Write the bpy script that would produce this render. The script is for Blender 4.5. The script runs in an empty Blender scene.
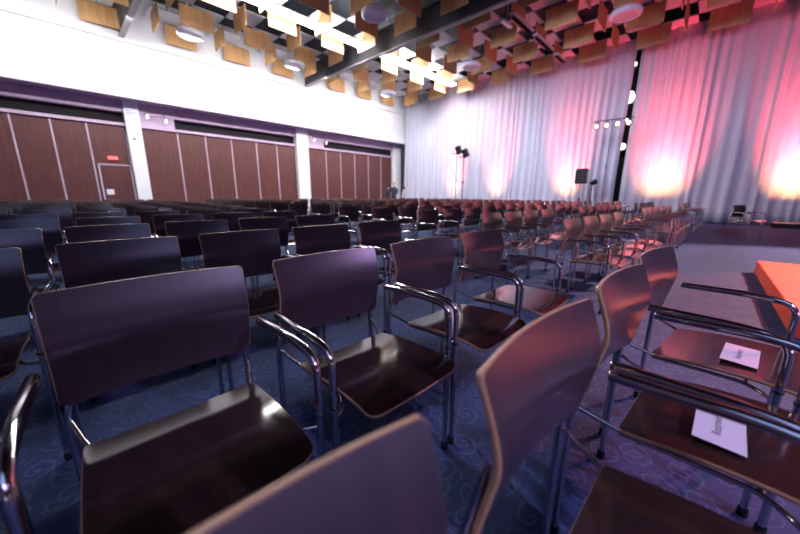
import bpy, bmesh, math, random
from mathutils import Vector, Matrix, Euler
R = math.radians
C = bpy.context.scene.collection
sc = bpy.context.scene
random.seed(7)

# ------------------------------------------------------------------ camera
cam_d = bpy.data.cameras.new('camera'); cam = bpy.data.objects.new('camera', cam_d); C.objects.link(cam)
cam_d.sensor_width = 36.0; cam_d.lens = 320.04 / 800 * 36.0
cam_d.clip_start = 0.02; cam_d.clip_end = 200
EYE = 1.04
_y, _p, _r = R(43.445), R(12.854), R(0.309)
fw = Vector((-math.sin(_y) * math.cos(_p), math.cos(_y) * math.cos(_p), -math.sin(_p)))
rt = Vector((math.cos(_y), math.sin(_y), 0)); up = rt.cross(fw)
r2 = math.cos(_r) * rt + math.sin(_r) * up; u2 = -math.sin(_r) * rt + math.cos(_r) * up
cam.matrix_world = Matrix(((r2.x, u2.x, -fw.x, 0), (r2.y, u2.y, -fw.y, 0), (r2.z, u2.z, -fw.z, EYE), (0, 0, 0, 1)))
cam_d.dof.use_dof = True; cam_d.dof.focus_distance = 1.5; cam_d.dof.aperture_fstop = 1.6
sc.camera = cam

# ------------------------------------------------------------------ world, view
W = bpy.data.worlds.new('world'); sc.world = W; W.use_nodes = True
W.node_tree.nodes['Background'].inputs[0].default_value = (0.30, 0.20, 0.42, 1)
W.node_tree.nodes['Background'].inputs[1].default_value = 0.22
sc.view_settings.view_transform = 'Standard'; sc.view_settings.look = 'None'
sc.view_settings.exposure = 0.0; sc.view_settings.gamma = 1.0; sc.view_settings.use_curve_mapping = False
sc.cycles.use_denoising = True
sc.cycles.max_bounces = 6; sc.cycles.diffuse_bounces = 3; sc.cycles.glossy_bounces = 4
sc.cycles.sample_clamp_indirect = 6.0; sc.cycles.caustics_reflective = False; sc.cycles.caustics_refractive = False

def light(name, kind, loc, aim, energy, color, parent=None, **kw):
    d = bpy.data.lights.new(name, kind); d.energy = energy; d.color = color
    for k, v in kw.items(): setattr(d, k, v)
    o = bpy.data.objects.new(name, d); C.objects.link(o); o.location = loc
    o.rotation_euler = (Vector(aim) - Vector(loc)).to_track_quat('-Z', 'Y').to_euler()
    if parent: o.parent = parent
    return o
# hall lighting: stage wash from the front of the hall (behind and right of the camera), plus added fill lamps
light('stage_wash', 'AREA', (7.0, -2.0, 5.4), (-4.0, 4.5, 0.5), 70, (0.56, 0.42, 1.0), shape='RECTANGLE', size=5.0, size_y=1.5)
light('hall_fill', 'AREA', (3.0, -3.0, 6.3), (-2.0, 3.5, 0), 110, (0.38, 0.50, 1.0), shape='RECTANGLE', size=5.0, size_y=5.0)  # unseen fill added behind the camera, clear of the seat reflections
light('wall_washer', 'AREA', (-14.2, 6.2, 6.4), (-16.3, 6.2, 5.0), 430, (1.0, 0.97, 1.0), shape='RECTANGLE', size=20.0, size_y=0.25)
light('drape_fill', 'AREA', (-9.5, 10.2, 6.3), (-9.5, 17.5, 3.0), 190, (0.60, 0.66, 1.0), shape='RECTANGLE', size=12.0, size_y=0.3, spread=R(80))  # unseen fill added to brighten the left drape
light('drape_fill', 'AREA', (0.0, 10.2, 6.3), (-0.5, 17.5, 3.0), 75, (0.72, 0.60, 1.0), shape='RECTANGLE', size=10.0, size_y=0.3, spread=R(80))  # second added fill, for the right drape
light('stage_spot', 'SPOT', (5.5, 12.0, 6.3), (2.2, 7.4, 0.0), 11000, (1.0, 0.60, 0.52), spot_size=R(46), spot_blend=0.45, shadow_soft_size=0.15)
light('red_spot', 'SPOT', (4.5, 12.0, 6.3), (1.9, 5.0, 0.2), 4200, (1.0, 0.10, 0.07), spot_size=R(26), spot_blend=0.3, shadow_soft_size=0.1)
light('chair_back_fill', 'AREA', (9.0, 1.0, 1.0), (0.0, 1.0, 0.75), 100, (0.62, 0.50, 1.0), shape='RECTANGLE', size=11.0, size_y=1.1)  # low fill added out of view to raise a sheen on the chair backs
light('front_row_spot', 'SPOT', (7.0, 3.0, 5.6), (0.55, 1.3, 0.5), 1500, (0.72, 0.46, 1.0), spot_size=R(19), spot_blend=0.5, shadow_soft_size=0.1)
light('front_floor_fill', 'SPOT', (6.5, -1.5, 6.0), (3.2, 0.6, 0.0), 1800, (0.70, 0.58, 1.0), spot_size=R(60), spot_blend=0.6, shadow_soft_size=0.2)  # added out of view, brightens the floor that the chair backs mirror
# ------------------------------------------------------------------ materials
def mat(name, col, rough=0.6, metal=0.0, spec=0.5, emit=None, estr=0.0, coat=0.0, coat_rough=0.1):
    m = bpy.data.materials.new(name); m.use_nodes = True
    b = m.node_tree.nodes['Principled BSDF']
    b.inputs['Base Color'].default_value = (*col, 1); b.inputs['Roughness'].default_value = rough
    b.inputs['Metallic'].default_value = metal; b.inputs['Specular IOR Level'].default_value = spec
    b.inputs['Coat Weight'].default_value = coat; b.inputs['Coat Roughness'].default_value = coat_rough
    if emit: b.inputs['Emission Color'].default_value = (*emit, 1); b.inputs['Emission Strength'].default_value = estr
    return m
def N(m, t, **kw):
    n = m.node_tree.nodes.new(t)
    for k, v in kw.items(): setattr(n, k, v)
    return n
def L(m, a, b): m.node_tree.links.new(a, b)
def math_n(m, op, a, b=None, c=None):
    n = N(m, 'ShaderNodeMath', operation=op)
    for i, v in enumerate((a, b, c)):
        if v is None: continue
        if hasattr(v, 'links'): L(m, v, n.inputs[i])
        else: n.inputs[i].default_value = v
    return n.outputs[0]
def mottle(m, c1, c2, scale=(1, 1, 1), detail=4, nscale=3.0, bump=0.0, dist=0.0, coords='Object', lo=0.3, hi=0.7):
    b = m.node_tree.nodes['Principled BSDF']
    tc = N(m, 'ShaderNodeTexCoord'); mp = N(m, 'ShaderNodeMapping'); mp.inputs['Scale'].default_value = scale
    nz = N(m, 'ShaderNodeTexNoise'); nz.inputs['Scale'].default_value = nscale; nz.inputs['Detail'].default_value = detail
    nz.inputs['Distortion'].default_value = dist
    cr = N(m, 'ShaderNodeValToRGB'); cr.color_ramp.elements[0].position = lo; cr.color_ramp.elements[1].position = hi
    cr.color_ramp.elements[0].color = (*c1, 1); cr.color_ramp.elements[1].color = (*c2, 1)
    L(m, tc.outputs[coords], mp.inputs[0]); L(m, mp.outputs[0], nz.inputs[0]); L(m, nz.outputs[0], cr.inputs[0]); L(m, cr.outputs[0], b.inputs['Base Color'])
    if bump:
        bp = N(m, 'ShaderNodeBump'); bp.inputs['Strength'].default_value = bump; bp.inputs['Distance'].default_value = 0.01
        L(m, nz.outputs[0], bp.inputs['Height']); L(m, bp.outputs[0], b.inputs['Normal'])
    return m

M = {}
M['shell'] = mottle(mat('dark_plywood', (0.02, 0.014, 0.018), 0.30, spec=0.75), (0.030, 0.021, 0.028), (0.042, 0.029, 0.037), (2, 14, 2), nscale=2.5)
M['seat'] = mottle(mat('seat_plywood', (0.02, 0.014, 0.014), 0.13, spec=0.7), (0.024, 0.012, 0.011), (0.042, 0.021, 0.017), (2, 14, 2), nscale=2.5)
M['ply_edge'] = mottle(mat('plywood_edge', (0.36, 0.24, 0.15), 0.25, spec=0.7), (0.42, 0.24, 0.12), (0.56, 0.34, 0.18), (1, 1, 60), nscale=3)
M['chrome'] = mottle(mat('chrome_tube', (0.8, 0.8, 0.82), 0.10, metal=1.0), (0.50, 0.49, 0.50), (0.62, 0.60, 0.60), nscale=6)
M['black'] = mottle(mat('black_plastic', (0.012, 0.012, 0.013), 0.2), (0.008, 0.008, 0.009), (0.018, 0.017, 0.018), nscale=12)
M['black_matt'] = mottle(mat('black_matt_metal', (0.01, 0.01, 0.012), 0.6), (0.007, 0.007, 0.009), (0.015, 0.014, 0.017), nscale=9)
M['white_wall'] = mottle(mat('white_plaster', (0.8, 0.8, 0.8), 0.7), (0.80, 0.80, 0.81), (0.86, 0.85, 0.85), nscale=1.5, bump=0.02)
M['soffit'] = mottle(mat('lilac_grey_paint', (0.4, 0.33, 0.42), 0.6), (0.50, 0.35, 0.48), (0.56, 0.41, 0.54), nscale=1.2)
M['pillar'] = mottle(mat('white_pillar_paint', (0.8, 0.79, 0.8), 0.6), (0.78, 0.77, 0.78), (0.85, 0.84, 0.84), nscale=1.6, bump=0.02)
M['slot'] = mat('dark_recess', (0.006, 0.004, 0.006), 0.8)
M['partition'] = mottle(mat('redbrown_wood_veneer', (0.2, 0.1, 0.1), 0.45), (0.082, 0.026, 0.024), (0.130, 0.042, 0.037), (6, 6, 0.6), nscale=2.0)
M['seam'] = mottle(mat('pale_lilac_trim', (0.5, 0.4, 0.5), 0.5), (0.46, 0.36, 0.44), (0.56, 0.46, 0.54), nscale=2)
M['baffle'] = mottle(mat('tan_wood_panel', (0.5, 0.3, 0.13), 0.5), (0.50, 0.27, 0.105), (0.64, 0.37, 0.16), (7, 7, 0.9), nscale=1.6, dist=0.4)
M['ceiling_dark'] = mottle(mat('dark_ceiling_void', (0.02, 0.03, 0.035), 0.8), (0.014, 0.018, 0.022), (0.028, 0.033, 0.038), nscale=1)
M['ceiling_tile'] = mottle(mat('white_ceiling_tile', (0.7, 0.7, 0.72), 0.7), (0.44, 0.43, 0.46), (0.52, 0.51, 0.54), nscale=3)
M['beam'] = mottle(mat('grey_beam_paint', (0.3, 0.3, 0.3), 0.5), (0.26, 0.25, 0.26), (0.34, 0.33, 0.34), nscale=2)
M['beam_web'] = mottle(mat('dark_beam_paint', (0.05, 0.05, 0.06), 0.6), (0.035, 0.04, 0.045), (0.06, 0.062, 0.07), nscale=2)
M['ring'] = mottle(mat('white_lamp_housing', (0.75, 0.73, 0.75), 0.5), (0.70, 0.68, 0.70), (0.80, 0.78, 0.80), nscale=4)
M['tube_on'] = mat('lit_tube', (1, 1, 1), 0.5, emit=(0.95, 0.95, 1.0), estr=90.0)
M['tube_off'] = mottle(mat('unlit_tube_cover', (0.7, 0.62, 0.66), 0.4), (0.66, 0.58, 0.62), (0.76, 0.68, 0.72), nscale=4)
M['curtain'] = mottle(mat('pale_grey_drape', (0.6, 0.6, 0.65), 0.85), (0.50, 0.49, 0.54), (0.60, 0.59, 0.64), (3, 3, 0.15), nscale=4, bump=0.0)
M['red_carpet'] = mottle(mat('red_podium_cover', (0.7, 0.06, 0.03), 0.7), (0.72, 0.060, 0.028), (0.80, 0.085, 0.04), nscale=2)
M['paper'] = mottle(mat('white_paper', (0.8, 0.79, 0.8), 0.6), (0.78, 0.77, 0.78), (0.84, 0.83, 0.83), nscale=5)
M['ink'] = mat('dark_print', (0.03, 0.025, 0.04), 0.6)
M['exit'] = mat('lit_red_sign', (0.8, 0.1, 0.1), 0.5, emit=(1.0, 0.12, 0.14), estr=1.8)
M['led'] = mat('lit_red_lens', (1, 0.2, 0.1), 0.4, emit=(1.0, 0.25, 0.12), estr=0.6)
M['warm_lamp'] = mat('lit_warm_lamp', (1, 0.9, 0.7), 0.4, emit=(1.0, 0.80, 0.55), estr=4)
M['white_lamp'] = mat('lit_white_lamp', (1, 1, 1), 0.4, emit=(1.0, 0.97, 0.92), estr=2.5)
M['skin'] = mottle(mat('skin', (0.5, 0.28, 0.2), 0.5), (0.5, 0.27, 0.19), (0.56, 0.32, 0.24), nscale=8)
M['hair'] = mottle(mat('dark_hair', (0.02, 0.012, 0.01), 0.5), (0.018, 0.010, 0.008), (0.04, 0.022, 0.018), (10, 10, 2), nscale=8)
M['suit'] = mottle(mat('dark_navy_cloth', (0.02, 0.025, 0.05), 0.8), (0.016, 0.020, 0.040), (0.03, 0.036, 0.065), nscale=6)
M['pale_top'] = mottle(mat('pale_pink_cloth', (0.6, 0.45, 0.48), 0.8), (0.55, 0.42, 0.45), (0.64, 0.5, 0.53), nscale=6)
M['green_panel'] = mottle(mat('dark_green_grey_panel', (0.05, 0.07, 0.06), 0.6), (0.045, 0.06, 0.055), (0.07, 0.085, 0.08), nscale=2)

def carpet():
    m = mat('navy_swirl_carpet', (0.02, 0.04, 0.09), 0.85, spec=0.25)
    b = m.node_tree.nodes['Principled BSDF']
    tc = N(m, 'ShaderNodeTexCoord')
    nz = N(m, 'ShaderNodeTexNoise'); nz.inputs['Scale'].default_value = 9.0; nz.inputs['Detail'].default_value = 2
    L(m, tc.outputs['Object'], nz.inputs[0])
    mx = N(m, 'ShaderNodeMix', data_type='VECTOR'); mx.inputs[0].default_value = 0.045
    L(m, tc.outputs['Object'], mx.inputs[4]); L(m, nz.outputs['Color'], mx.inputs[5])
    masks = []
    for scale, off, turn in ((7.0, 0.0, 1.0), (8.6, 3.7, -1.0)):
        mp = N(m, 'ShaderNodeMapping'); mp.inputs['Location'].default_value = (off, off * 0.7, 0); L(m, mx.outputs[1], mp.inputs[0])
        vo = N(m, 'ShaderNodeTexVoronoi', voronoi_dimensions='2D', feature='F1'); vo.inputs['Scale'].default_value = scale; vo.inputs['Randomness'].default_value = 0.75
        L(m, mp.outputs[0], vo.inputs['Vector'])
        sub = N(m, 'ShaderNodeVectorMath', operation='SUBTRACT'); L(m, mp.outputs[0], sub.inputs[0]); L(m, vo.outputs['Position'], sub.inputs[1])
        sp = N(m, 'ShaderNodeSeparateXYZ'); L(m, sub.outputs[0], sp.inputs[0])
        ang = math_n(m, 'ARCTAN2', sp.outputs[1], sp.outputs[0])
        a = math_n(m, 'MULTIPLY', ang, turn / (2 * math.pi))
        d = math_n(m, 'MULTIPLY', vo.outputs['Distance'], 4.0)
        s = math_n(m, 'FRACT', math_n(m, 'ADD', math_n(m, 'ADD', a, d), 10.0))
        t = math_n(m, 'ABSOLUTE', math_n(m, 'SUBTRACT', s, 0.5))
        line = math_n(m, 'LESS_THAN', t, 0.13)
        inner = math_n(m, 'LESS_THAN', vo.outputs['Distance'], 0.43)
        masks.append(math_n(m, 'MULTIPLY', line, inner))
    k = math_n(m, 'MAXIMUM', masks[0], math_n(m, 'MULTIPLY', masks[1], 0.55))
    fine = N(m, 'ShaderNodeTexNoise'); fine.inputs['Scale'].default_value = 60; L(m, tc.outputs['Object'], fine.inputs[0])
    k2 = math_n(m, 'MULTIPLY', k, math_n(m, 'ADD', math_n(m, 'MULTIPLY', fine.outputs[0], 0.8), 0.35))
    c = N(m, 'ShaderNodeMix', data_type='RGBA'); L(m, k2, c.inputs[0])
    c.inputs[6].default_value = (0.026, 0.044, 0.120, 1); c.inputs[7].default_value = (0.060, 0.095, 0.20, 1)
    L(m, c.outputs[2], b.inputs['Base Color'])
    bp = N(m, 'ShaderNodeBump'); bp.inputs['Strength'].default_value = 0.25; bp.inputs['Distance'].default_value = 0.004
    L(m, fine.outputs[0], bp.inputs['Height']); L(m, bp.outputs[0], b.inputs['Normal'])
    return m
M['carpet'] = carpet()

# ------------------------------------------------------------------ mesh helpers
class MB:
    """collects shapes into one mesh"""
    def __init__(s): s.v = []; s.f = []; s.mi = []; s.sm = []
    def add(s, vs, fs, mi=0, smooth=False):
        o = len(s.v); s.v += [tuple(p) for p in vs]; s.f += [tuple(i + o for i in f) for f in fs]; s.mi += [mi] * len(fs); s.sm += [smooth] * len(fs)
    def box(s, c, d, mi=0, rot=None, bevel=0.0):
        x, y, z = (k / 2 for k in d); c = Vector(c)
        if bevel <= 0:
            vs = [Vector((sx * x, sy * y, sz * z)) for sx in (-1, 1) for sy in (-1, 1) for sz in (-1, 1)]
            fs = [(0, 1, 3, 2), (4, 6, 7, 5), (0, 4, 5, 1), (2, 3, 7, 6), (0, 2, 6, 4), (1, 5, 7, 3)]
        else:
            bm = bmesh.new(); bmesh.ops.create_cube(bm, size=1.0)
            bmesh.ops.scale(bm, vec=d, verts=bm.verts); bmesh.ops.bevel(bm, geom=bm.edges[:], offset=bevel, segments=2, affect='EDGES', profile=0.5)
            bm.verts.index_update(); vs = [v.co.copy() for v in bm.verts]; fs = [tuple(v.index for v in f.verts) for f in bm.faces]; bm.free()
        if rot: vs = [rot @ v for v in vs]
        s.add([v + c for v in vs], fs, mi, False); return s
    def tube(s, pts, r, mi=0, n=10, caps=True):
        pts = [Vector(p) for p in pts]; rs = r if isinstance(r, (list, tuple)) else [r] * len(pts)
        T = []
        for i in range(len(pts)):
            a = pts[max(i - 1, 0)]; b = pts[min(i + 1, len(pts) - 1)]; T.append((b - a).normalized())
        ref = Vector((0, 0, 1)) if abs(T[0].z) < 0.9 else Vector((0, 1, 0))
        u = (ref - T[0] * ref.dot(T[0])).normalized(); vs = []
        for i, p in enumerate(pts):
            u = (u - T[i] * u.dot(T[i])).normalized(); w = T[i].cross(u)
            for k in range(n):
                a = 2 * math.pi * k / n; vs.append(p + (u * math.cos(a) + w * math.sin(a)) * rs[i])
        fs = [(i * n + k, i * n + (k + 1) % n, (i + 1) * n + (k + 1) % n, (i + 1) * n + k) for i in range(len(pts) - 1) for k in range(n)]
        s.add(vs, fs, mi, True)
        if caps:
            s.add(vs[:n], [tuple(range(n))[::-1]], mi); s.add(vs[-n:], [tuple(range(n))], mi)
        return s
    def lathe(s, prof, c=(0, 0, 0), mi=0, n=24, rot=None):
        vs = []; c = Vector(c)
        for r, z in prof:
            for k in range(n):
                a = 2 * math.pi * k / n; v = Vector((r * math.cos(a), r * math.sin(a), z)); vs.append((rot @ v if rot else v) + c)
        fs = [(i * n + k, i * n + (k + 1) % n, (i + 1) * n + (k + 1) % n, (i + 1) * n + k) for i in range(len(prof) - 1) for k in range(n)]
        s.add(vs, fs, mi, True); return s
    def merge(s, o):
        k = len(s.v); s.v += o.v; s.f += [tuple(i + k for i in f) for f in o.f]; s.mi += o.mi; s.sm += o.sm; return s
    def mesh(s, name, mats):
        me = bpy.data.meshes.new(name); me.from_pydata(s.v, [], s.f)
        for m in (mats if isinstance(mats, (list, tuple)) else [mats]): me.materials.append(m)
        me.polygons.foreach_set('material_index', s.mi); me.polygons.foreach_set('use_smooth', s.sm)
        bm = bmesh.new(); bm.from_mesh(me); bmesh.ops.recalc_face_normals(bm, faces=bm.faces); bm.to_mesh(me); bm.free()
        me.update(); return me
def link(name, me, parent=None, loc=(0, 0, 0)):
    o = bpy.data.objects.new(name, me); C.objects.link(o); o.location = loc
    if parent: o.parent = parent
    return o
def fillet(pts, r, seg=6):
    pts = [Vector(p) for p in pts]; out = [pts[0]]
    for i in range(1, len(pts) - 1):
        a, b, c = pts[i - 1], pts[i], pts[i + 1]; d1 = (a - b); d2 = (c - b)
        rr = min(r, d1.length * 0.48, d2.length * 0.48); p0 = b + d1.normalized() * rr; p2 = b + d2.normalized() * rr
        for k in range(seg + 1):
            t = k / seg; out.append(p0 * (1 - t) ** 2 + b * 2 * t * (1 - t) + p2 * t * t)
    out.append(pts[-1]); return out
def tag(o, label=None, cat=None, group=None, kind=None):
    if label: o['label'] = label
    if cat: o['category'] = cat
    if group: o['group'] = group
    if kind: o['kind'] = kind
    return o
def empty(name, loc=(0, 0, 0), rz=0):
    o = bpy.data.objects.new(name, None); C.objects.link(o); o.location = loc; o.rotation_euler.z = rz; o.empty_display_size = 0.1; return o
def struct(name, mb, m):
    return tag(link(name, mb.mesh(name, m)), kind='structure')

# ------------------------------------------------------------------ setting
XF = -16.2      # face of the white fascia on the left wall
XB = -16.95     # plane of the wood partitions behind it
YC = 17.5       # curtain plane
YN = -5.0       # near end of what is built
XR = 10.0
ZC = 7.3
struct('floor', MB().box(((XB - 0.4 + XR) / 2, (YN + 20.5) / 2, -0.05), (XR - XB + 0.4, 20.5 - YN, 0.1)), M['carpet'])
cb = MB().box(((XF + XR) / 2 - 0.3, (YN + 20.5) / 2, ZC + 0.75), (XR - XF + 1.2, 20.5 - YN, 0.1), 0)
PX, PY = 1.05, 1.035
for i in range(-5, 18):
    for j in range(-8, 8):
        if (i + j) % 2: continue
        cx, cy = -11.3 + PX * i, 12.05 + PY * j
        if cx < XF + 0.5 or cx > XR - 0.4 or cy > YC + 1 or cy < 0.2: continue
        cb.box((cx, cy, ZC + 0.02), (PX - 0.03, PY - 0.03, 0.04), 1)
struct('ceiling', cb, [M['ceiling_dark'], M['ceiling_tile']])
# left wall: fascia in two bands, groove, recessed lintel, rails
w = MB()
w.box((XF - 0.2, (YN + 18) / 2, (4.46 + 6.31) / 2), (0.4, 18 - YN, 6.31 - 4.46), 0)
w.box((XF - 0.215, (YN + 18) / 2, (6.34 + ZC + 0.7) / 2), (0.4, 18 - YN, ZC + 0.7 - 6.34), 0)
w.box((XF - 0.25, (YN + 18) / 2, 6.325), (0.38, 18 - YN, 0.05), 2)
w.box((XF - 0.55, (YN + 18) / 2, 4.475), (1.08, 18 - YN, 0.05), 1)       # soffit
w.box((XB - 0.22, (YN + 18) / 2, 2.6), (0.1, 18 - YN, 5.2), 1)           # backing wall
struct('wall_left', w, [M['white_wall'], M['soffit'], M['slot']])
struct('trim_1', MB().box((XB - 0.04, (YN + 18) / 2, 4.25), (0.28, 18 - YN, 0.4)), M['soffit'])
t2 = MB().box((XB - 0.05, (YN + 18) / 2, 3.60), (0.26, 18 - YN, 0.10))
for y0, y1 in ((2.75, 3.95), (9.9, 11.3)):
    t2.box((XB - 0.05, (y0 + y1) / 2, 3.86), (0.24, y1 - y0, 0.44))
struct('trim_2', t2, M['soffit'])
struct('trim_3', MB().box((XB - 0.15, (YN + 18) / 2, 3.86), (0.04, 18 - YN, 0.46)), M['slot'])
# far side behind the curtains, and the side edge where the wall meets the drapes
wf = MB().box(((XB + XR) / 2, 20.4, 3.9), (XR - XB + 0.4, 0.12, 7.8), 0)
wf.box((-3.6, 20.28, 1.45), (2.6, 0.1, 2.9), 1)
struct('wall_far', wf, [M['ceiling_dark'], M['green_panel']])
struct('trim_4', MB().box((XF + 0.02, YC - 0.28, 2.2), (0.10, 0.12, 4.4)), M['black_matt'])
# pillars of the left wall
for k, (y0, y1) in enumerate(((2.32, 2.78), (9.50, 10.2), (17.0, 17.95))):
    p = MB().box((XF - 0.90, (y0 + y1) / 2, 2.22), (0.70, y1 - y0, 4.46), 0, bevel=0.012)
    p.lathe([(0.0, 0.01), (0.05, 0.01), (0.05, -0.0)], (XF - 0.55, (y0 + y1) / 2 - 0.04, 3.1 if k < 2 else 2.4), 1, n=12, rot=Matrix.Rotation(R(90), 3, 'Y'))
    o = link('wall_pillar', p.mesh('wall_pillar', [M['pillar'], M['beam']]))
    tag(o, ('white pillar on the left wall beside the single door', 'middle white pillar between two wood partitions on the left wall', 'white corner pillar where the left wall meets the pale drapes')[k], 'pillar', 'white pillars of the left wall')
# wood partitions (folding walls) between the pillars
def partition(y0, y1, seams, label, door=None):
    root = empty('folding_partition', (XB, (y0 + y1) / 2, 0)); tag(root, label, 'partition wall', 'wood partitions on the left wall')
    edges = [y0] + seams + [y1]; yc = (y0 + y1) / 2
    for a, b in zip(edges[:-1], edges[1:]):
        link('partition_panel', MB().box((-0.03, (a + b) / 2 - yc, 1.775), (0.06, b - a - 0.02, 3.52), bevel=0.004).mesh('partition_panel', M['partition']), root)
    for s in seams:
        link('seam_trim', MB().box((0.008, s - yc, 1.775), (0.02, 0.045, 3.52)).mesh('seam_trim', M['seam']), root)
    return root
partition(YN, 2.26, [-4.3, -3.4, -2.5, -1.55, -0.62, 0.29, 1.20], 'red-brown wood partition with pale seams left of the first white pillar, framing a door')
partition(2.82, 9.46, [4.02, 5.08, 6.18, 7.36, 8.42], 'red-brown wood partition between the first and middle white pillars')
partition(10.24, 16.96, [11.45, 12.5, 13.6, 14.75, 15.9], 'red-brown wood partition between the middle pillar and the corner pillar')
# single door
d = MB().box((XB + 0.02, 1.82, 1.02), (0.05, 0.96, 2.04), 0, bevel=0.004)
dr = struct('door_1', d, [M['partition']])
fr = MB(); fr.box((XB + 0.03, 1.32, 1.05), (0.06, 0.05, 2.1)); fr.box((XB + 0.03, 2.26, 1.05), (0.06, 0.05, 2.1)); fr.box((XB + 0.03, 1.79, 2.08), (0.06, 0.99, 0.05))
link('door_frame', fr.mesh('door_frame', M['seam']), dr)
hd = MB().tube([(XB + 0.05, 2.14, 1.05), (XB + 0.11, 2.14, 1.05), (XB + 0.11, 2.02, 1.05)], 0.012)
link('door_handle', hd.mesh('door_handle', M['chrome']), dr)
o = link('paper_notice', MB().box((XB + 0.055, 1.52, 1.06), (0.006, 0.22, 0.2)).mesh('paper_notice', M['paper'])); tag(o, 'small white notice on the left side of the single door', 'notice')
o = link('exit_sign', MB().box((XB + 0.05, 1.77, 2.33), (0.08, 0.28, 0.11), bevel=0.006).mesh('exit_sign', M['exit'])); tag(o, 'small glowing red sign above the single door', 'sign')

# ceiling beams
for k, y in enumerate((2.42, 9.78)):
    b = MB().box(((XF + XR) / 2, y + 0.12, 6.85), (XR - XF, 0.08, 0.80), 1); b.box(((XF + XR) / 2, y + 0.12, 6.47), (XR - XF, 0.16, 0.05), 0); b.box(((XF + XR) / 2, y + 0.12, 7.26), (XR - XF, 0.30, 0.05), 1)
    o = link('ceiling_beam', b.mesh('ceiling_beam', [M['beam'], M['beam_web']])); tag(o, ('grey ceiling beam meeting the left wall above the first white pillar', 'grey ceiling beam crossing the lit strip above the middle white pillar')[k], 'beam', 'grey beams across the ceiling')

# wooden baffles
ZB, HB, WB = 6.6, 0.64, 1.04
def baffle_mesh(along):
    b = MB(); d = (WB, 0.022, HB) if along == 'x' else (0.022, WB, HB)
    b.box((0, 0, HB / 2), d, 0, bevel=0.004)
    return b.mesh('ceiling_baffle', M['baffle'])
rodm = MB(); rodm.tube([(0, 0, HB), (0, 0, HB + 0.8)], 0.008, n=6); rod_me = rodm.mesh('hanger', M['black_matt'])
bm_x, bm_y = baffle_mesh('x'), baffle_mesh('y')
ORD = ['first', 'second', 'third', 'fourth', 'fifth', 'sixth', 'seventh', 'eighth', 'ninth', 'tenth', 'eleventh', 'twelfth', 'thirteenth', 'fourteenth', 'fifteenth', 'sixteenth']
YX = [0.95, 3.35, 5.40, 7.42, 9.40, 10.72, 12.68, 14.65, 16.60]         # panels that face the camera side of the hall
YY = [2.0, 4.37, 6.45, 8.55, 11.72, 13.68, 15.65]
k = 0
for i in range(-1, 10):
    for j, y in enumerate(YX[::-1]):
        x = -12.85 + 2.06 * i
        if x < XF + 0.5 or x > 4: continue
        if y < 3 and x > -12: continue
        o = link('ceiling_baffle', bm_x, None, (x, y, ZB)); link('hanger', rod_me, o)
        tag(o, 'wood ceiling panel parallel to the drapes, %s row from drapes, %s from left wall' % (ORD[j], ORD[i + 1]), 'ceiling panel', 'hanging wood ceiling panels')
    for j, y in enumerate(YY[::-1]):
        x = -13.9 + 2.06 * i
        if x < XF + 0.1: x = XF + 0.16
        if x > 5: continue
        if y < 3 and x > -12: continue
        o = link('ceiling_baffle', bm_y, None, (x, y, ZB)); link('hanger', rod_me, o)
        tag(o, 'wood ceiling panel parallel to the left wall, %s line from it, %s from drapes' % (ORD[i + 1], ORD[j]), 'ceiling panel', 'hanging wood ceiling panels')

# lit strip light and the unlit one
def strip(name, x, segs, on, z, label, grp):
    for k, (a, b) in enumerate(segs):
        root = empty(name, (x, (a + b) / 2, z)); tag(root, label[k] if isinstance(label, list) else label, 'strip light', grp)
        L_ = b - a
        link('housing', MB().box((0, 0, 0.04), (0.40 if on else 0.18, L_, 0.06), bevel=0.006).mesh('housing', M['ring']), root)
        link('tube', MB().box((-0.11 * on, 0, -0.015), (0.15, L_ - 0.04, 0.05), bevel=0.015).box((0.11 * on, 0, -0.015), (0.15, L_ - 0.04, 0.05), bevel=0.015).mesh('tube', M['tube_on'] if on else M['tube_off']), root)
        link('hanger', MB().tube([(0, -L_ * .3, .07), (0, -L_ * .3, ZC - z + 0.7)], 0.006, n=6).tube([(0, L_ * .3, .07), (0, L_ * .3, ZC - z + 0.7)], 0.006, n=6).mesh('hanger', M['black_matt']), root)
        if on:
            light('strip_glow', 'AREA', (0, 0, -0.06), (0, 0, -1), 30 * L_, (0.90, 0.90, 1.0), root, shape='RECTANGLE', size=0.16, size_y=L_)
            light('strip_upglow', 'AREA', (0, 0, 0.11), (0, 0, 1), 30 * L_, (0.90, 0.90, 1.0), root, shape='RECTANGLE', size=0.16, size_y=L_)
strip('strip_light', -11.2, [(0.2, 4.1), (4.25, 9.45), (10.05, 16.0)], True, 6.88,
      ['bright ceiling strip light at the top left edge, nearest the camera', 'bright ceiling strip light in the bay before the crossing grey beam', 'bright ceiling strip light between the grey beam and the drapes'], 'lit ceiling strips')
strip('unlit_strip_light', -5.5, [(10.9, 12.5), (12.8, 14.5), (15.0, 16.1)], False, 6.62,
      ['pinkish unlit strip light, nearest of the three in a line', 'pinkish unlit strip light, middle of the three in a line', 'pinkish unlit strip light nearest the drapes'], 'unlit ceiling strips')
o = link('strip_stub', MB().box((-5.86, 11.3, 6.6), (0.14, 0.65, 0.07), bevel=0.01).tube([(-5.86, 11.3, 6.62), (-5.86, 11.3, 8.0)], 0.008, n=6).mesh('strip_stub', M['tube_off'])); tag(o, 'short pinkish lamp bar beside the nearest unlit strip', 'lamp')

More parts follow.
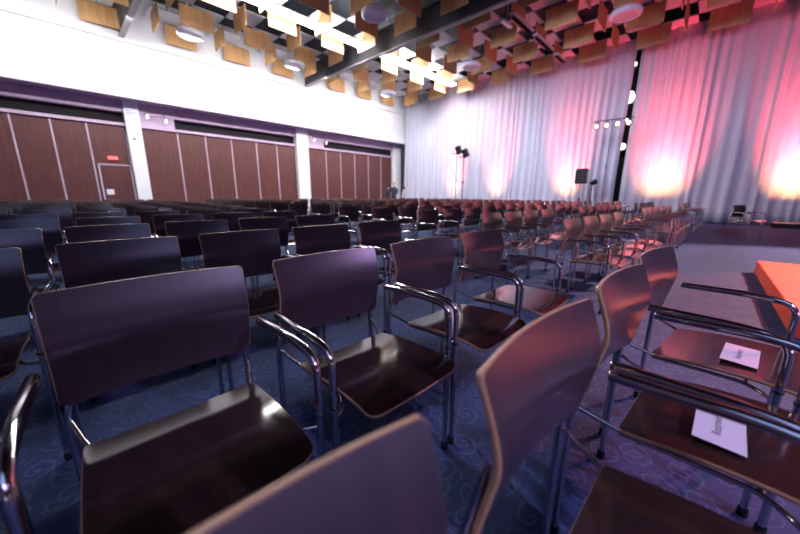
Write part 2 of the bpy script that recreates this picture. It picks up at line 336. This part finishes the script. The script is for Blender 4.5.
# round ceiling lamps
def ring_lamp(x, y, z, label, glow):
    root = empty('round_ceiling_lamp', (x, y, z)); tag(root, label, 'ceiling lamp', 'round white ceiling lamps')
    b = MB(); b.lathe([(0.0, 0.20), (0.30, 0.20), (0.40, 0.17), (0.43, 0.10), (0.42, 0.03), (0.37, 0.0), (0.32, 0.01), (0.30, 0.06)], n=28); link('lamp_ring', b.mesh('lamp_ring', M['ring']), root)
    g = MB(); g.lathe([(0.305, 0.055), (0.15, 0.04), (0.0, 0.035)], n=28); link('lamp_cover', g.mesh('lamp_cover', M['tube_off']), root)
    link('stem', MB().tube([(0, 0, 0.14), (0, 0, ZC + 0.7 - z)], 0.03, n=10).mesh('stem', M['ring']), root)
    if glow: light('down_glow', 'SPOT', (0, 0, -0.03), (-0.78, 0, -1.9), glow, (1.0, 0.97, 1.0), root, spot_size=R(135), spot_blend=0.7, shadow_soft_size=0.25)
S = 1.0
for x, y, lab, glow in ((-14.24, 4.21, 'round white ceiling lamp hanging nearest the first beam on the left', 900), (-14.05, 8.08, 'round white ceiling lamp over the middle of the left wall', 900), (-13.97, 13.70, 'round white ceiling lamp over the left wall near the drapes', 900),
                 (-8.49, 7.77, 'round white ceiling lamp at the top centre before the beam', 0), (-8.47, 13.38, 'round white ceiling lamp hanging near the end of the lit strip', 0), (-2.78, 12.99, 'round white ceiling lamp over the right part of the hall', 0)):
    ring_lamp(x, y, 6.40, lab, 0)


# small spotlights on the recessed lintel
for k, (y, z) in enumerate(((3.02, 3.98), (3.62, 3.90), (10.55, 3.98), (11.35, 3.92))):
    root = empty('lintel_spotlight', (XB + 0.12, y, z)); tag(root, ('small spotlight right beside the first white pillar', 'small spotlight second right of the first white pillar', 'small spotlight right beside the middle white pillar', 'small spotlight second right of the middle pillar')[k], 'spotlight', 'small spotlights on the left wall')
    link('arm', MB().tube([(-0.1, 0, 0.3), (0, 0, 0.28), (0.12, 0, 0.02)], 0.02, n=8).mesh('arm', M['beam']), root)
    q = Matrix.Rotation(R(35), 3, 'Y'); link('lamp_head', MB().lathe([(0, 0.09), (0.03, 0.08), (0.036, -0.05), (0.03, -0.055), (0, -0.055)], (0.14, 0, -0.02), n=14, rot=q).mesh('lamp_head', M['white_lamp']), root)

# ------------------------------------------------------------------ curtains
def curtain(x0, x1, label, seed, lean=0.0):
    rnd = random.Random(seed); xs = []; x = x0; ph = 0; pts = []
    # irregular pleats
    while x < x1:
        w_ = rnd.uniform(0.20, 0.42); a = rnd.uniform(0.05, 0.12); n = 10
        for k in range(n):
            t = k / n; pts.append((x + w_ * t, a * (0.5 - 0.5 * math.cos(2 * math.pi * t)) + 0.02 * math.sin(7 * (x + w_ * t)), rnd.uniform(-1, 1) if k == 0 else 0))
        x += w_
    nz = 14; vs = []; H_ = 7.28
    for j in range(nz + 1):
        z = 0.02 + H_ * j / nz
        for (px, py, q) in pts:
            s = 0.85 + 0.25 * math.sin(1.3 * px + z * 0.55) ; sway = 0.05 * math.sin(0.9 * px + 0.5 * z) * (1 - z / H_)
            vs.append((px + sway + lean * (z / H_ - 0.5), YC - py * s, z))
    n = len(pts); fs = [(j * n + i, j * n + i + 1, (j + 1) * n + i + 1, (j + 1) * n + i) for j in range(nz) for i in range(n - 1)]
    m = MB(); m.add(vs, fs, 0, True); o = link('stage_curtain', m.mesh('stage_curtain', M['curtain']))
    sd = o.modifiers.new('thick', 'SOLIDIFY'); sd.thickness = 0.006; sd.offset = 1
    tag(o, label, 'curtain', 'pale drapes closing the end of the hall')
curtain(XF + 0.03, -3.38, 'pale floor-length drape left of the narrow gap, lit by red uplights', 3, 0.06)
curtain(-2.98, 6.2, 'pale floor-length drape right of the narrow gap, lit by red uplights', 5, -0.02)
# seen through the gap
BACK = ((-3.55, 19.6, 7.0, 0.10, 'small lit lamp high in the gap between the drapes'), (-3.52, 19.0, 5.45, 0.30, 'large lit lamp in the gap between the drapes'), (-3.60, 19.6, 4.6, 0.12, 'lit lamp below the large one in the gap between the drapes'), (-3.45, 19.0, 3.3, 0.16, 'lit lamp low in the gap between the drapes'))
for x, y, z, r, lab in BACK:
    o = link('backstage_lamp', MB().lathe([(0, r), (r * .7, r * .7), (r, 0), (r * .7, -r * .7), (0, -r)], (x, y, z), n=16).mesh('backstage_lamp', M['white_lamp'])); tag(o, lab, 'lamp', 'lamps behind the drapes')
    link('bracket', MB().tube([(x, y + r * 0.8, z), (x, 20.338, z)], 0.04, n=8).mesh('bracket', M['beam']), o)

# red uplights on the floor
for k, x in enumerate((-11.85, -8.97, -5.26, -1.61, 1.98)):
    root = empty('floor_uplight', (x, 16.5, 0)); tag(root, ('black floor uplight left of the two lamp stands', 'black floor uplight right of the two lamp stands', 'black floor uplight left of the black loudspeaker', 'black floor uplight right of the drape gap', 'black floor uplight at the right edge by the drape')[k], 'uplight', 'red uplights along the drapes')
    bw = (0.3, 0.35, 0.5, 1.1, 0.7)[k]
    link('housing', MB().box((0, 0, 0.10), (bw + 0.06, 0.18, 0.14), bevel=0.02).mesh('housing', M['black']), root)
    link('lens', MB().box((0, 0.02, 0.174), (bw, 0.10, 0.008), bevel=0.003).mesh('lens', M['led']), root)
    link('foot', MB().box((0, 0, 0.015), (bw, 0.20, 0.03), bevel=0.005).mesh('foot', M['black']), root)
    if k >= 2: light('uplight_spill', 'SPOT', (0, -0.05, 0.24), (0.0, -1.6, 6.4), 900, (1.0, 0.05, 0.06), root, spot_size=R(70), spot_blend=1.0, shadow_soft_size=0.08)
    e = (0.5, 0.6, 0.9, 1.4, 1.5)[k]
    light('uplight_beam', 'AREA', (0, 0.0, 0.2), (0.0, 0.95, 2.7), 85 * e, (1.0, 0.05, 0.11), root, shape='RECTANGLE', size=bw, size_y=0.08, spread=R(44))
    light('uplight_core', 'AREA', (0, 0.0, 0.2), (0.0, 0.95, 1.9), 20 * e, (1.0, 0.42, 0.16), root, shape='RECTANGLE', size=bw, size_y=0.08, spread=R(50))

# ------------------------------------------------------------------ stands in front of the drapes
def tripod(root, h, r=0.02, spread=0.45, leg_h=0.75):
    link('pole', MB().tube([(0, 0, 0.15), (0, 0, h * 0.55)], r, n=10).tube([(0, 0, h * 0.5), (0, 0, h)], r * 0.75, n=10).mesh('pole', M['black_matt']), root)
    link('collar', MB().lathe([(0, -0.05), (r * 2, -0.05), (r * 2, 0.05), (0, 0.05)], (0, 0, h * 0.55), n=12).mesh('collar', M['black']), root)
    for k in range(3):
        a = R(90 + 120 * k); p = Vector((math.cos(a), math.sin(a), 0))
        link('leg', MB().tube([p * 0.03 + Vector((0, 0, leg_h)), p * spread + Vector((0, 0, 0.012))], 0.012, n=8).tube([Vector((0, 0, 0.25)), p * spread * 0.55 + Vector((0, 0, leg_h * 0.45))], 0.008, n=6).mesh('leg', M['black_matt']), root)
def lamp_stand(x, y, h, label):
    root = empty('lamp_stand', (x, y, 0)); tag(root, label, 'lamp stand', 'stage lamps on black stands'); tripod(root, h, r=0.03, spread=0.3)
    hb = MB(); q = Matrix.Rotation(R(-18), 3, 'Y') @ Matrix.Rotation(R(12), 3, 'X')
    hb.box((0.10, 0, h + 0.16), (0.30, 0.26, 0.46), 0, rot=q, bevel=0.03)
    link('lamp_head', hb.mesh('lamp_head', M['black']), root)
    link('yoke', MB().tube(fillet([(-0.12, 0.2, h + 0.15), (-0.15, 0.2, h - 0.02), (-0.15, -0.2, h - 0.02), (-0.12, -0.2, h + 0.15)], 0.05), 0.014, n=8).tube([(-0.3, 0, h - 0.03), (0.12, 0, h - 0.01)], 0.03, n=8).mesh('yoke', M['black_matt']), root)
lamp_stand(-11.0, 16.35, 3.35, 'tall black lamp stand with a lamp on top, left of the pair by the drapes')
lamp_stand(-10.25, 15.9, 3.08, 'tall black lamp stand with a lamp on top, right of the pair by the drapes')
root = empty('loudspeaker_stand', (-4.38, 16.5, 0)); tag(root, 'thin black tripod stand under the black loudspeaker', 'speaker stand'); tripod(root, 1.52)
root = empty('loudspeaker', (-4.38, 16.5, 1.52)); tag(root, 'black loudspeaker box on a stand in front of the left drape', 'loudspeaker')
link('cabinet', MB().box((0, 0, 0.34), (0.46, 0.36, 0.66), bevel=0.03).mesh('cabinet', M['black']), root)
link('grille', MB().box((0, -0.185, 0.34), (0.38, 0.015, 0.56), bevel=0.004).mesh('grille', M['black_matt']), root)
root = empty('floor_monitor_stand', (-3.95, 16.6, 0)); tag(root, 'small dark spotlight on a short stand just right of the loudspeaker', 'lamp stand'); tripod(root, 1.45, spread=0.3)
link('lamp_head', MB().lathe([(0, -0.13), (0.07, -0.12), (0.11, 0.0), (0.12, 0.14), (0, 0.14)], (0.05, 0, 1.58), n=14, rot=Matrix.Rotation(R(60), 3, 'Y')).mesh('lamp_head', M['black']), root)
root = empty('lamp_bar_stand', (-3.40, 16.2, 0)); tag(root, 'tall stand with a crossbar of four warm lit lamps by the drape gap', 'lamp stand'); tripod(root, 4.05, r=0.015)
link('crossbar', MB().tube([(-0.72, 0, 4.05), (0.72, 0, 4.05)], 0.022, n=8).mesh('crossbar', M['black_matt']), root)
for k, dx in enumerate((-0.55, -0.18, 0.2, 0.58)):
    lh = link('bar_lamp', MB().lathe([(0, 0.12), (0.07, 0.10), (0.12, -0.05), (0.12, -0.08)], (dx, -0.05, 3.88), n=14, rot=Matrix.Rotation(R(-55), 3, 'X')).mesh('bar_lamp', M['black_matt']), root)
    link('bulb', MB().lathe([(0, 0.05), (0.06, 0.03), (0.08, -0.04), (0.05, -0.07), (0, -0.08)], (dx, -0.08, 3.86), n=14, rot=Matrix.Rotation(R(-55), 3, 'X')).mesh('bulb', M['warm_lamp']), lh)

# red podium at the right
pod = MB().box((2.25, 5.1, 0.085), (3.3, 2.9, 0.17), bevel=0.01)
pod = link('low_podium', pod.mesh('low_podium', M['red_carpet'])); tag(pod, 'low bright red podium on the carpet at the right edge', 'podium')

# ------------------------------------------------------------------ chairs
def interp(tab, t):
    for (a, va), (b, vb) in zip(tab[:-1], tab[1:]):
        if t <= b:
            s = (t - a) / (b - a); s = s * s * (3 - 2 * s) if False else s; return va + (vb - va) * s
    return tab[-1][1]
def smooth_tab(tab, n=28):
    # Catmull-Rom through table, returns list of (t, v)
    P = [tab[0]] + tab + [tab[-1]]; out = []
    for i in range(1, len(P) - 2):
        for k in range(n // (len(tab) - 1)):
            t = k / (n // (len(tab) - 1)); q = []
            for c in (0, 1):
                p0, p1, p2, p3 = P[i - 1][c], P[i][c], P[i + 1][c], P[i + 2][c]
                q.append(0.5 * (2 * p1 + (p2 - p0) * t + (2 * p0 - 5 * p1 + 4 * p2 - p3) * t * t + (-p0 + 3 * p1 - 3 * p2 + p3) * t ** 3))
            out.append(tuple(q))
    out.append(tab[-1]); return out
BW = 0.230
def slab(profile, half, thick, curve, corner, normal_sign, nw=16):
    """profile: (a, b) list in the x/z plane; returns MB with slot 0 faces and slot 1 rim"""
    m = MB(); n = len(profile); front = []; back = []
    L_ = [0]
    for i in range(1, n): L_.append(L_[-1] + math.hypot(profile[i][0] - profile[i - 1][0], profile[i][1] - profile[i - 1][1]))
    tot = L_[-1]
    for i, (x, z) in enumerate(profile):
        a = profile[max(i - 1, 0)]; b = profile[min(i + 1, n - 1)]; tx, tz = b[0] - a[0], b[1] - a[1]; l = math.hypot(tx, tz); nx, nz = -tz / l * normal_sign, tx / l * normal_sign
        s = min(L_[i], tot - L_[i]); c0 = corner[0] if L_[i] < tot / 2 else corner[1]
        hw = half(L_[i] / tot) - (c0 - math.sqrt(max(0, c0 * c0 - (c0 - min(s, c0)) ** 2)) if c0 > 0 else 0)
        for j in range(nw + 1):
            t = -1 + 2 * j / nw; y = t * hw; cv = curve(L_[i] / tot) * (y / BW) ** 2
            front.append((x + nx * thick + cv * (1 if normal_sign > 0 and abs(nx) > 0.5 else 1) * CURX(nx, normal_sign), y, z + nz * thick + cv * CURZ(nx)))
            back.append((x + cv * CURX(nx, normal_sign), y, z + cv * CURZ(nx)))
    w_ = nw + 1
    fs = [(i * w_ + j, i * w_ + j + 1, (i + 1) * w_ + j + 1, (i + 1) * w_ + j) for i in range(n - 1) for j in range(nw)]
    m.add(front, fs, 0, True); m.add(back, fs, 0, True)
    ring = [j for j in range(w_)] + [i * w_ + nw for i in range(1, n)] + [(n - 1) * w_ + j for j in range(nw - 1, -1, -1)] + [i * w_ for i in range(n - 2, 0, -1)]
    k = len(ring); mid = []
    for q in ring:
        i, j = divmod(q, w_); f = Vector(front[q]); g = Vector(back[q]); d = Vector((0, 0, 0))
        if i == 0: d += (f - Vector(front[q + w_])).normalized()
        if i == n - 1: d += (f - Vector(front[q - w_])).normalized()
        if j == 0: d += Vector((0, -1, 0))
        if j == nw: d += Vector((0, 1, 0))
        mid.append((f, g, d.normalized()))
    rows = [[f for f, g, d in mid], [f.lerp(g, 0.14) + d * 0.0018 for f, g, d in mid], [f.lerp(g, 0.5) + d * 0.0028 for f, g, d in mid], [f.lerp(g, 0.86) + d * 0.0018 for f, g, d in mid], [g for f, g, d in mid]]
    m.add([p for r_ in rows for p in r_], [(t * k + q, t * k + (q + 1) % k, (t + 1) * k + (q + 1) % k, (t + 1) * k + q) for t in range(4) for q in range(k)], 1, True)
    return m
CURX = lambda nx, s: 1.0 if abs(nx) > 0.7 else 0.0
CURZ = lambda nx: 0.0 if abs(nx) > 0.7 else 1.0
bp = smooth_tab([(0.007, 0.513), (0.017, 0.565), (0.031, 0.63), (0.040, 0.680), (0.031, 0.73), (0.004, 0.805)], 30)
back_mb = slab([(x - 0.038, z) for x, z in bp], lambda t: BW - 0.004 * math.sin(math.pi * t), 0.012, lambda t: 0.026, (0.025, 0.008), -1)
sp = smooth_tab([(0.085, 0.430), (0.14, 0.4375), (0.20, 0.4455), (0.25, 0.4505), (0.31, 0.4540), (0.38, 0.4545), (0.45, 0.449), (0.50, 0.436)], 30)
seat_mb = slab([(x, z - 0.012) for x, z in sp], lambda t: 0.200, 0.012, lambda t: 0.006, (0.012, 0.035), 1)
def leg_front(s): return MB().tube([(0.41, s * 0.259, 0.012), (0.41, s * 0.259, 0.47)], 0.0105)
def leg_rear(s): return MB().tube(fillet([(-0.026, s * 0.224, 0.012), (-0.024, s * 0.224, 0.47), (-0.012, s * 0.200, 0.55), (0.000, s * 0.190, 0.635)], 0.03, 4), [0.0105] * 11 + [0.006])
def glide(x, s, y): return MB().lathe([(0, 0), (0.014, 0.0), (0.015, 0.02), (0.0125, 0.03)], (x, s * y, 0.0), n=10)
def arm(s):
    p = fillet([(0.41, s * 0.259, 0.46), (0.410, s * 0.259, 0.624), (0.30, s * 0.259, 0.636), (0.060, s * 0.252, 0.630)], 0.13, 8)
    r = [0.0105 + 0.003 * min(1, max(0, (i - 5) / 6)) for i in range(len(p))]
    e = p[-1]; p += [e + Vector((-0.003, 0, 0)), e + Vector((-0.0045, 0, 0))]; r += [0.0125, 0.009]
    return MB().tube(p, r, n=12)
def pad(s): return MB().lathe([(0.0108, -0.004), (0.0125, -0.004), (0.0125, 0.004), (0.0108, 0.004)], (0.41, s * 0.259, 0.462), n=12)
def frame():
    m = MB()
    for s in (-1, 1):
        m.tube([(-0.024, s * 0.224, 0.462), (0.092, s * 0.190, 0.424)], 0.006, n=8)
        m.tube(fillet([(0.085, s * 0.186, 0.416), (0.24, s * 0.186, 0.425), (0.34, s * 0.186, 0.428), (0.385, s * 0.215, 0.422), (0.408, s * 0.256, 0.425)], 0.03, 4), 0.0065, n=8)
    for x, z in ((0.13, 0.417), (0.34, 0.428)): m.tube([(x, -0.19, z), (x, 0.19, z)], 0.007, n=8)
    return m
ME = {}
ME['backrest'] = back_mb.mesh('backrest', [M['shell'], M['ply_edge']]); ME['seat'] = seat_mb.mesh('seat', [M['seat'], M['ply_edge']])
ME['seat_frame'] = frame().mesh('seat_frame', M['chrome'])
for s in (-1, 1):
    ME['lf', s] = leg_front(s).mesh('leg', M['chrome']); ME['lr', s] = leg_rear(s).mesh('leg', M['chrome'])
    ME['gf', s] = glide(0.41, s, 0.259).mesh('foot_glide', M['black']); ME['gr', s] = glide(-0.026, s, 0.224).mesh('foot_glide', M['black'])
    ME['arm', s] = arm(s).mesh('armrest', M['chrome']); ME['pad', s] = pad(s).mesh('collar_ring', M['black'])
def remap(mb, table): mb.mi = [table[i] for i in mb.mi]; return mb
def low_chair():
    m = MB()
    bpl = [(-0.022, 0.513), (0.002, 0.685), (-0.034, 0.805)]; spl = [(0.085, 0.420), (0.22, 0.438), (0.38, 0.443), (0.49, 0.425)]
    m.merge(slab(bpl, lambda t: BW, 0.012, lambda t: 0.026, (0, 0), -1, 4))
    sm = slab(spl, lambda t: 0.203, 0.012, lambda t: 0.0, (0, 0), 1, 2); m.merge(remap(sm, {0: 4, 1: 1}))
    for s in (-1, 1):
        m.tube([(0.41, s * 0.259, 0.0), (0.41, s * 0.259, 0.58), (0.37, s * 0.259, 0.62), (0.28, s * 0.257, 0.635), (0.06, s * 0.252, 0.630)], 0.0125, 2, n=5)
        m.tube([(-0.026, s * 0.224, 0.0), (-0.024, s * 0.224, 0.46), (0.0, s * 0.19, 0.62)], 0.0105, 2, n=5)
        m.tube([(-0.024, s * 0.224, 0.46), (0.09, s * 0.19, 0.425)], 0.0065, 2, n=4); m.tube([(0.34, s * 0.19, 0.42), (0.41, s * 0.256, 0.425)], 0.0065, 2, n=4)
    return m.mesh('conference_chair', [M['shell'], M['ply_edge'], M['chrome'], M['black'], M['seat']])
ME['low'] = low_chair()
def full_chair():
    r = empty('conference_chair')
    link('backrest', ME['backrest'], r); link('seat', ME['seat'], r); link('seat_frame', ME['seat_frame'], r)
    for s in (-1, 1):
        a = link('leg', ME['lf', s], r); link('foot_glide', ME['gf', s], a)
        a = link('leg', ME['lr', s], r); link('foot_glide', ME['gr', s], a)
        a = link('armrest', ME['arm', s], r); link('collar_ring', ME['pad', s], a)
    return r
def copy_tree(o, parent=None):
    c = o.copy(); C.objects.link(c)
    if parent: c.parent = parent
    for ch in list(o.children): copy_tree(ch, c)
    return c
TH = R(2.28); ct, st = math.cos(TH), math.sin(TH)
def uv(u, v, z=0.0): return Vector((u * ct + v * st, -u * st + v * ct, z))
proto = [None]; last = [None]
def all_children(o): return [c for c in bpy.data.objects if c.parent == o or (c.parent and c.parent.parent == o)]
def place(u, v, label, full, group, turn=0.0):
    if full: o = copy_tree(proto[0]) if proto[0] else full_chair(); 
    else:
        o = link('conference_chair', ME['low'])
    o.location = uv(u, v); o.rotation_euler = (0, 0, -TH + turn); tag(o, label, 'chair', group); return o
def project(p):
    q = Vector(p) - Vector((0, 0, EYE)); z = q.dot(fw); return (400 + 320.04 * q.dot(r2) / z, 267 - 320.04 * q.dot(u2) / z, z)
ROWU = [-0.197, -1.097, -2.103, -3.154] + [-3.154 - 1.03 * k for k in range(1, 12)]
rnd = random.Random(11)
GR = ['chairs of the front row', 'chairs of the second row', 'chairs of the third row', 'chairs of the fourth row']
nchair = 0
RN = ORD
for ri, u in enumerate(ROWU):
    v0 = 0.112 if ri < 4 else 0.16 + (0.05 * math.sin(ri * 2.3) if ri > 4 else 0)
    blocks = [('left of the first aisle', [v0 + 0.563 * i for i in range(3, -14, -1)])]
    if ri == 0: blocks = [('', [0.0, 0.570, 1.132, 1.722])]
    else:
        b2 = 3.44 if ri == 1 else 3.66
        blocks += [('past the first aisle', [b2 + 0.566 * i for i in range(4)]), ('past the second aisle', [7.06 + 0.568 * i for i in range(6)]), ('past the third aisle', [12.07 + 0.568 * i for i in range(6)])]
    for bi, (bn, vs) in enumerate(blocks):
        for k, v in enumerate(vs):
            if nchair >= 298: break
            x, y, z = project(uv(u, v, 0.6)); x2, y2, z2 = project(uv(u, v + 0.28, 0.8))
            if ri > 0 and (z < 0.2 or x2 < -6): continue
            if ri == 1 and bi == 0 and k > 4: continue
            near = z < 9.0 and u > -6
            if ri == 0:
                lab = ['front-row chair nearest the camera, cut off by the bottom edge of the photo', 'front-row chair with a bare empty seat, second nearest the camera on the right',
                       'front-row chair holding the nearer white paper on its seat', 'farthest front-row chair, with the farther white paper on its seat'][k]
            else:
                lab = 'dark chrome-armed chair in the %s row, %s seat %s' % (RN[ri], RN[k], bn)
            j = 0.0 if ri < 3 and bi == 0 else 1.0
            last[0] = place(u + j * rnd.uniform(-.02, .02), v + j * rnd.uniform(-.002, .002), lab, near, GR[ri] if ri < 4 else 'chairs of the rear rows', j * R(rnd.uniform(-0.4, 0.4)) + (R((0, 0, -2, -6)[k]) if ri == 0 else 0))
            nchair += 1
            if ri == 0 and k < 2:
                ch = bpy.context.scene.collection.objects; side = 1 if k == 0 else -1
                for a_ in [c for c in all_children(last[0]) if c.data == ME['arm', side] or c.data == ME['pad', side]]: bpy.data.objects.remove(a_)
# the chair standing alone before the drape
o = place(0, 0, 'single dark chair standing alone on open carpet before the right drape', True, None, R(-28)); o.location = (0.55, 11.9, 0)
print('chairs', nchair)

# papers on two front-row seats
def paper(c, a, label):
    root = empty('seat_paper', uv(c[0], c[1], 0.4655), -TH + a); tag(root, label, 'paper', 'printed papers on front-row seats')
    root.rotation_euler = (0, R(1.2), -TH + a)
    link('sheet', MB().box((0, 0, 0), (0.095, 0.195, 0.0008)).mesh('sheet', M['paper']), root)
    cu = bpy.data.curves.new('printed_word', 'FONT'); cu.body = 'Reserviert'; cu.size = 0.025; cu.align_x = 'CENTER'; cu.align_y = 'CENTER'; cu.materials.append(M['ink']); cu.extrude = 0.00005
    cu.resolution_u = 3; t = bpy.data.objects.new('printed_word', cu); C.objects.link(t)
    dg = bpy.context.evaluated_depsgraph_get(); me = bpy.data.meshes.new_from_object(t.evaluated_get(dg)); bpy.data.objects.remove(t)
    t = link('printed_word', me, root, (-0.004, 0.0, 0.0007)); t.rotation_euler = (0, 0, R(90)); t['label'] = 'dark printed word'
paper((0.065, 1.085), 0.0, 'white paper with one printed word on the nearer front-row seat')
paper((0.105, 1.665), R(-4), 'white paper with one printed word on the farther front-row seat')
# small white slips on far chairs
for c_, dv, lab in (('seventh', 0.14, 'small white slip on a far chair back, below the single door'), ('seventh', 0.703, 'small white slip on a far chair back, below the first white pillar')):
    best = min((o for o in C.objects if o.get('label', '').startswith('dark chrome-armed chair in the seventh row')), key=lambda o: (o.location - uv(-6.244, dv)).length)
    off = 0.10 if dv < 0.5 else 0.13
    o = link('white_slip', MB().box((0, 0, 0), (0.002, 0.13, 0.045)).mesh('white_slip', M['paper']))
    o.location = best.location + uv(0.016, off, 0.770); o.rotation_euler = (0, R(-18), -TH); tag(o, lab, 'paper slip', 'white slips on chair backs')

# ------------------------------------------------------------------ people in the far corner
def person(x, y, rz, h, cloth, label, hair, lean=0.0):
    """standing figure, one continuous body mesh; child hair cap and clothing shells"""
    root = empty('person', (x, y, 0), rz); tag(root, label, 'person', 'people talking in the far corner')
    s = h / 1.75
    J = [((0, 0, 0.95), .15), ((0.0, 0, 1.15), .14), ((lean * .5, 0, 1.35), .155), ((lean * .7, 0, 1.46), .07), ((lean * .85, 0, 1.54), .055), ((lean + .01, 0, 1.64), .095), ((lean, 0, 1.70), .085)]
    E_ = [(i, i + 1) for i in range(6)]
    def chain(start, pts):
        p = start
        for q in pts: J.append(q); E_.append((p, len(J) - 1)); p = len(J) - 1
    for sy in (-1, 1):
        chain(0, [((0, sy * .09, .88), .10), ((.02, sy * .10, .50), .062), ((0, sy * .10, .09), .042), ((.12, sy * .11, .04), .035)])
        chain(2, [((lean * .6, sy * .18, 1.38), .055), ((lean * .6 - .02, sy * .24, 1.12), .043), ((lean * .6 + .12, sy * .17, .98), .032), ((lean * .6 + .19, sy * .13, .99), .028)])
    me = bpy.data.meshes.new('body'); me.from_pydata([tuple(c * s for c in p) for p, r in J], E_, [])
    o = link('body', me, root); sk = o.modifiers.new('skin', 'SKIN'); me.skin_vertices.new() if not me.skin_vertices else None
    for i, (p, r) in enumerate(J): me.skin_vertices[0].data[i].radius = (r * s, r * s)
    me.skin_vertices[0].data[0].use_root = True
    ss = o.modifiers.new('sub', 'SUBSURF'); ss.levels = 1; ss.render_levels = 1
    dg = bpy.context.evaluated_depsgraph_get(); m2 = bpy.data.meshes.new_from_object(o.evaluated_get(dg)); o.modifiers.clear(); o.data = m2
    m2.materials.clear(); m2.materials.append(M['skin']); m2.materials.append(cloth); m2.materials.append(M['suit'])
    for p in m2.polygons:
        c = p.center; z = c.z / s; hand = c.x / s > lean * .6 + .15 and .9 < z < 1.08
        p.material_index = 0 if (z > 1.47 or hand) else (1 if z > .92 else 2); p.use_smooth = True
    hb = MB(); hb.lathe([(0, .115), (.06, .10), (.098, .04), (.102, -.03), (.085, -.07)], ((lean - .015) * s, 0, 1.69 * s), n=16)
    link('hair', hb.mesh('hair', hair), root)
person(-15.3, 15.55, R(-60), 1.78, M['suit'], 'person in dark clothes standing with a bare face, in the far corner', M['skin'])
person(-15.4, 15.0, R(40), 1.60, M['suit'], 'person in dark clothes leaning forward, left of the taller standing person', M['hair'], 0.10)
person(-15.2, 16.35, R(-120), 1.50, M['pale_top'], 'person with dark hair and a pale top before the corner pillar', M['hair'])
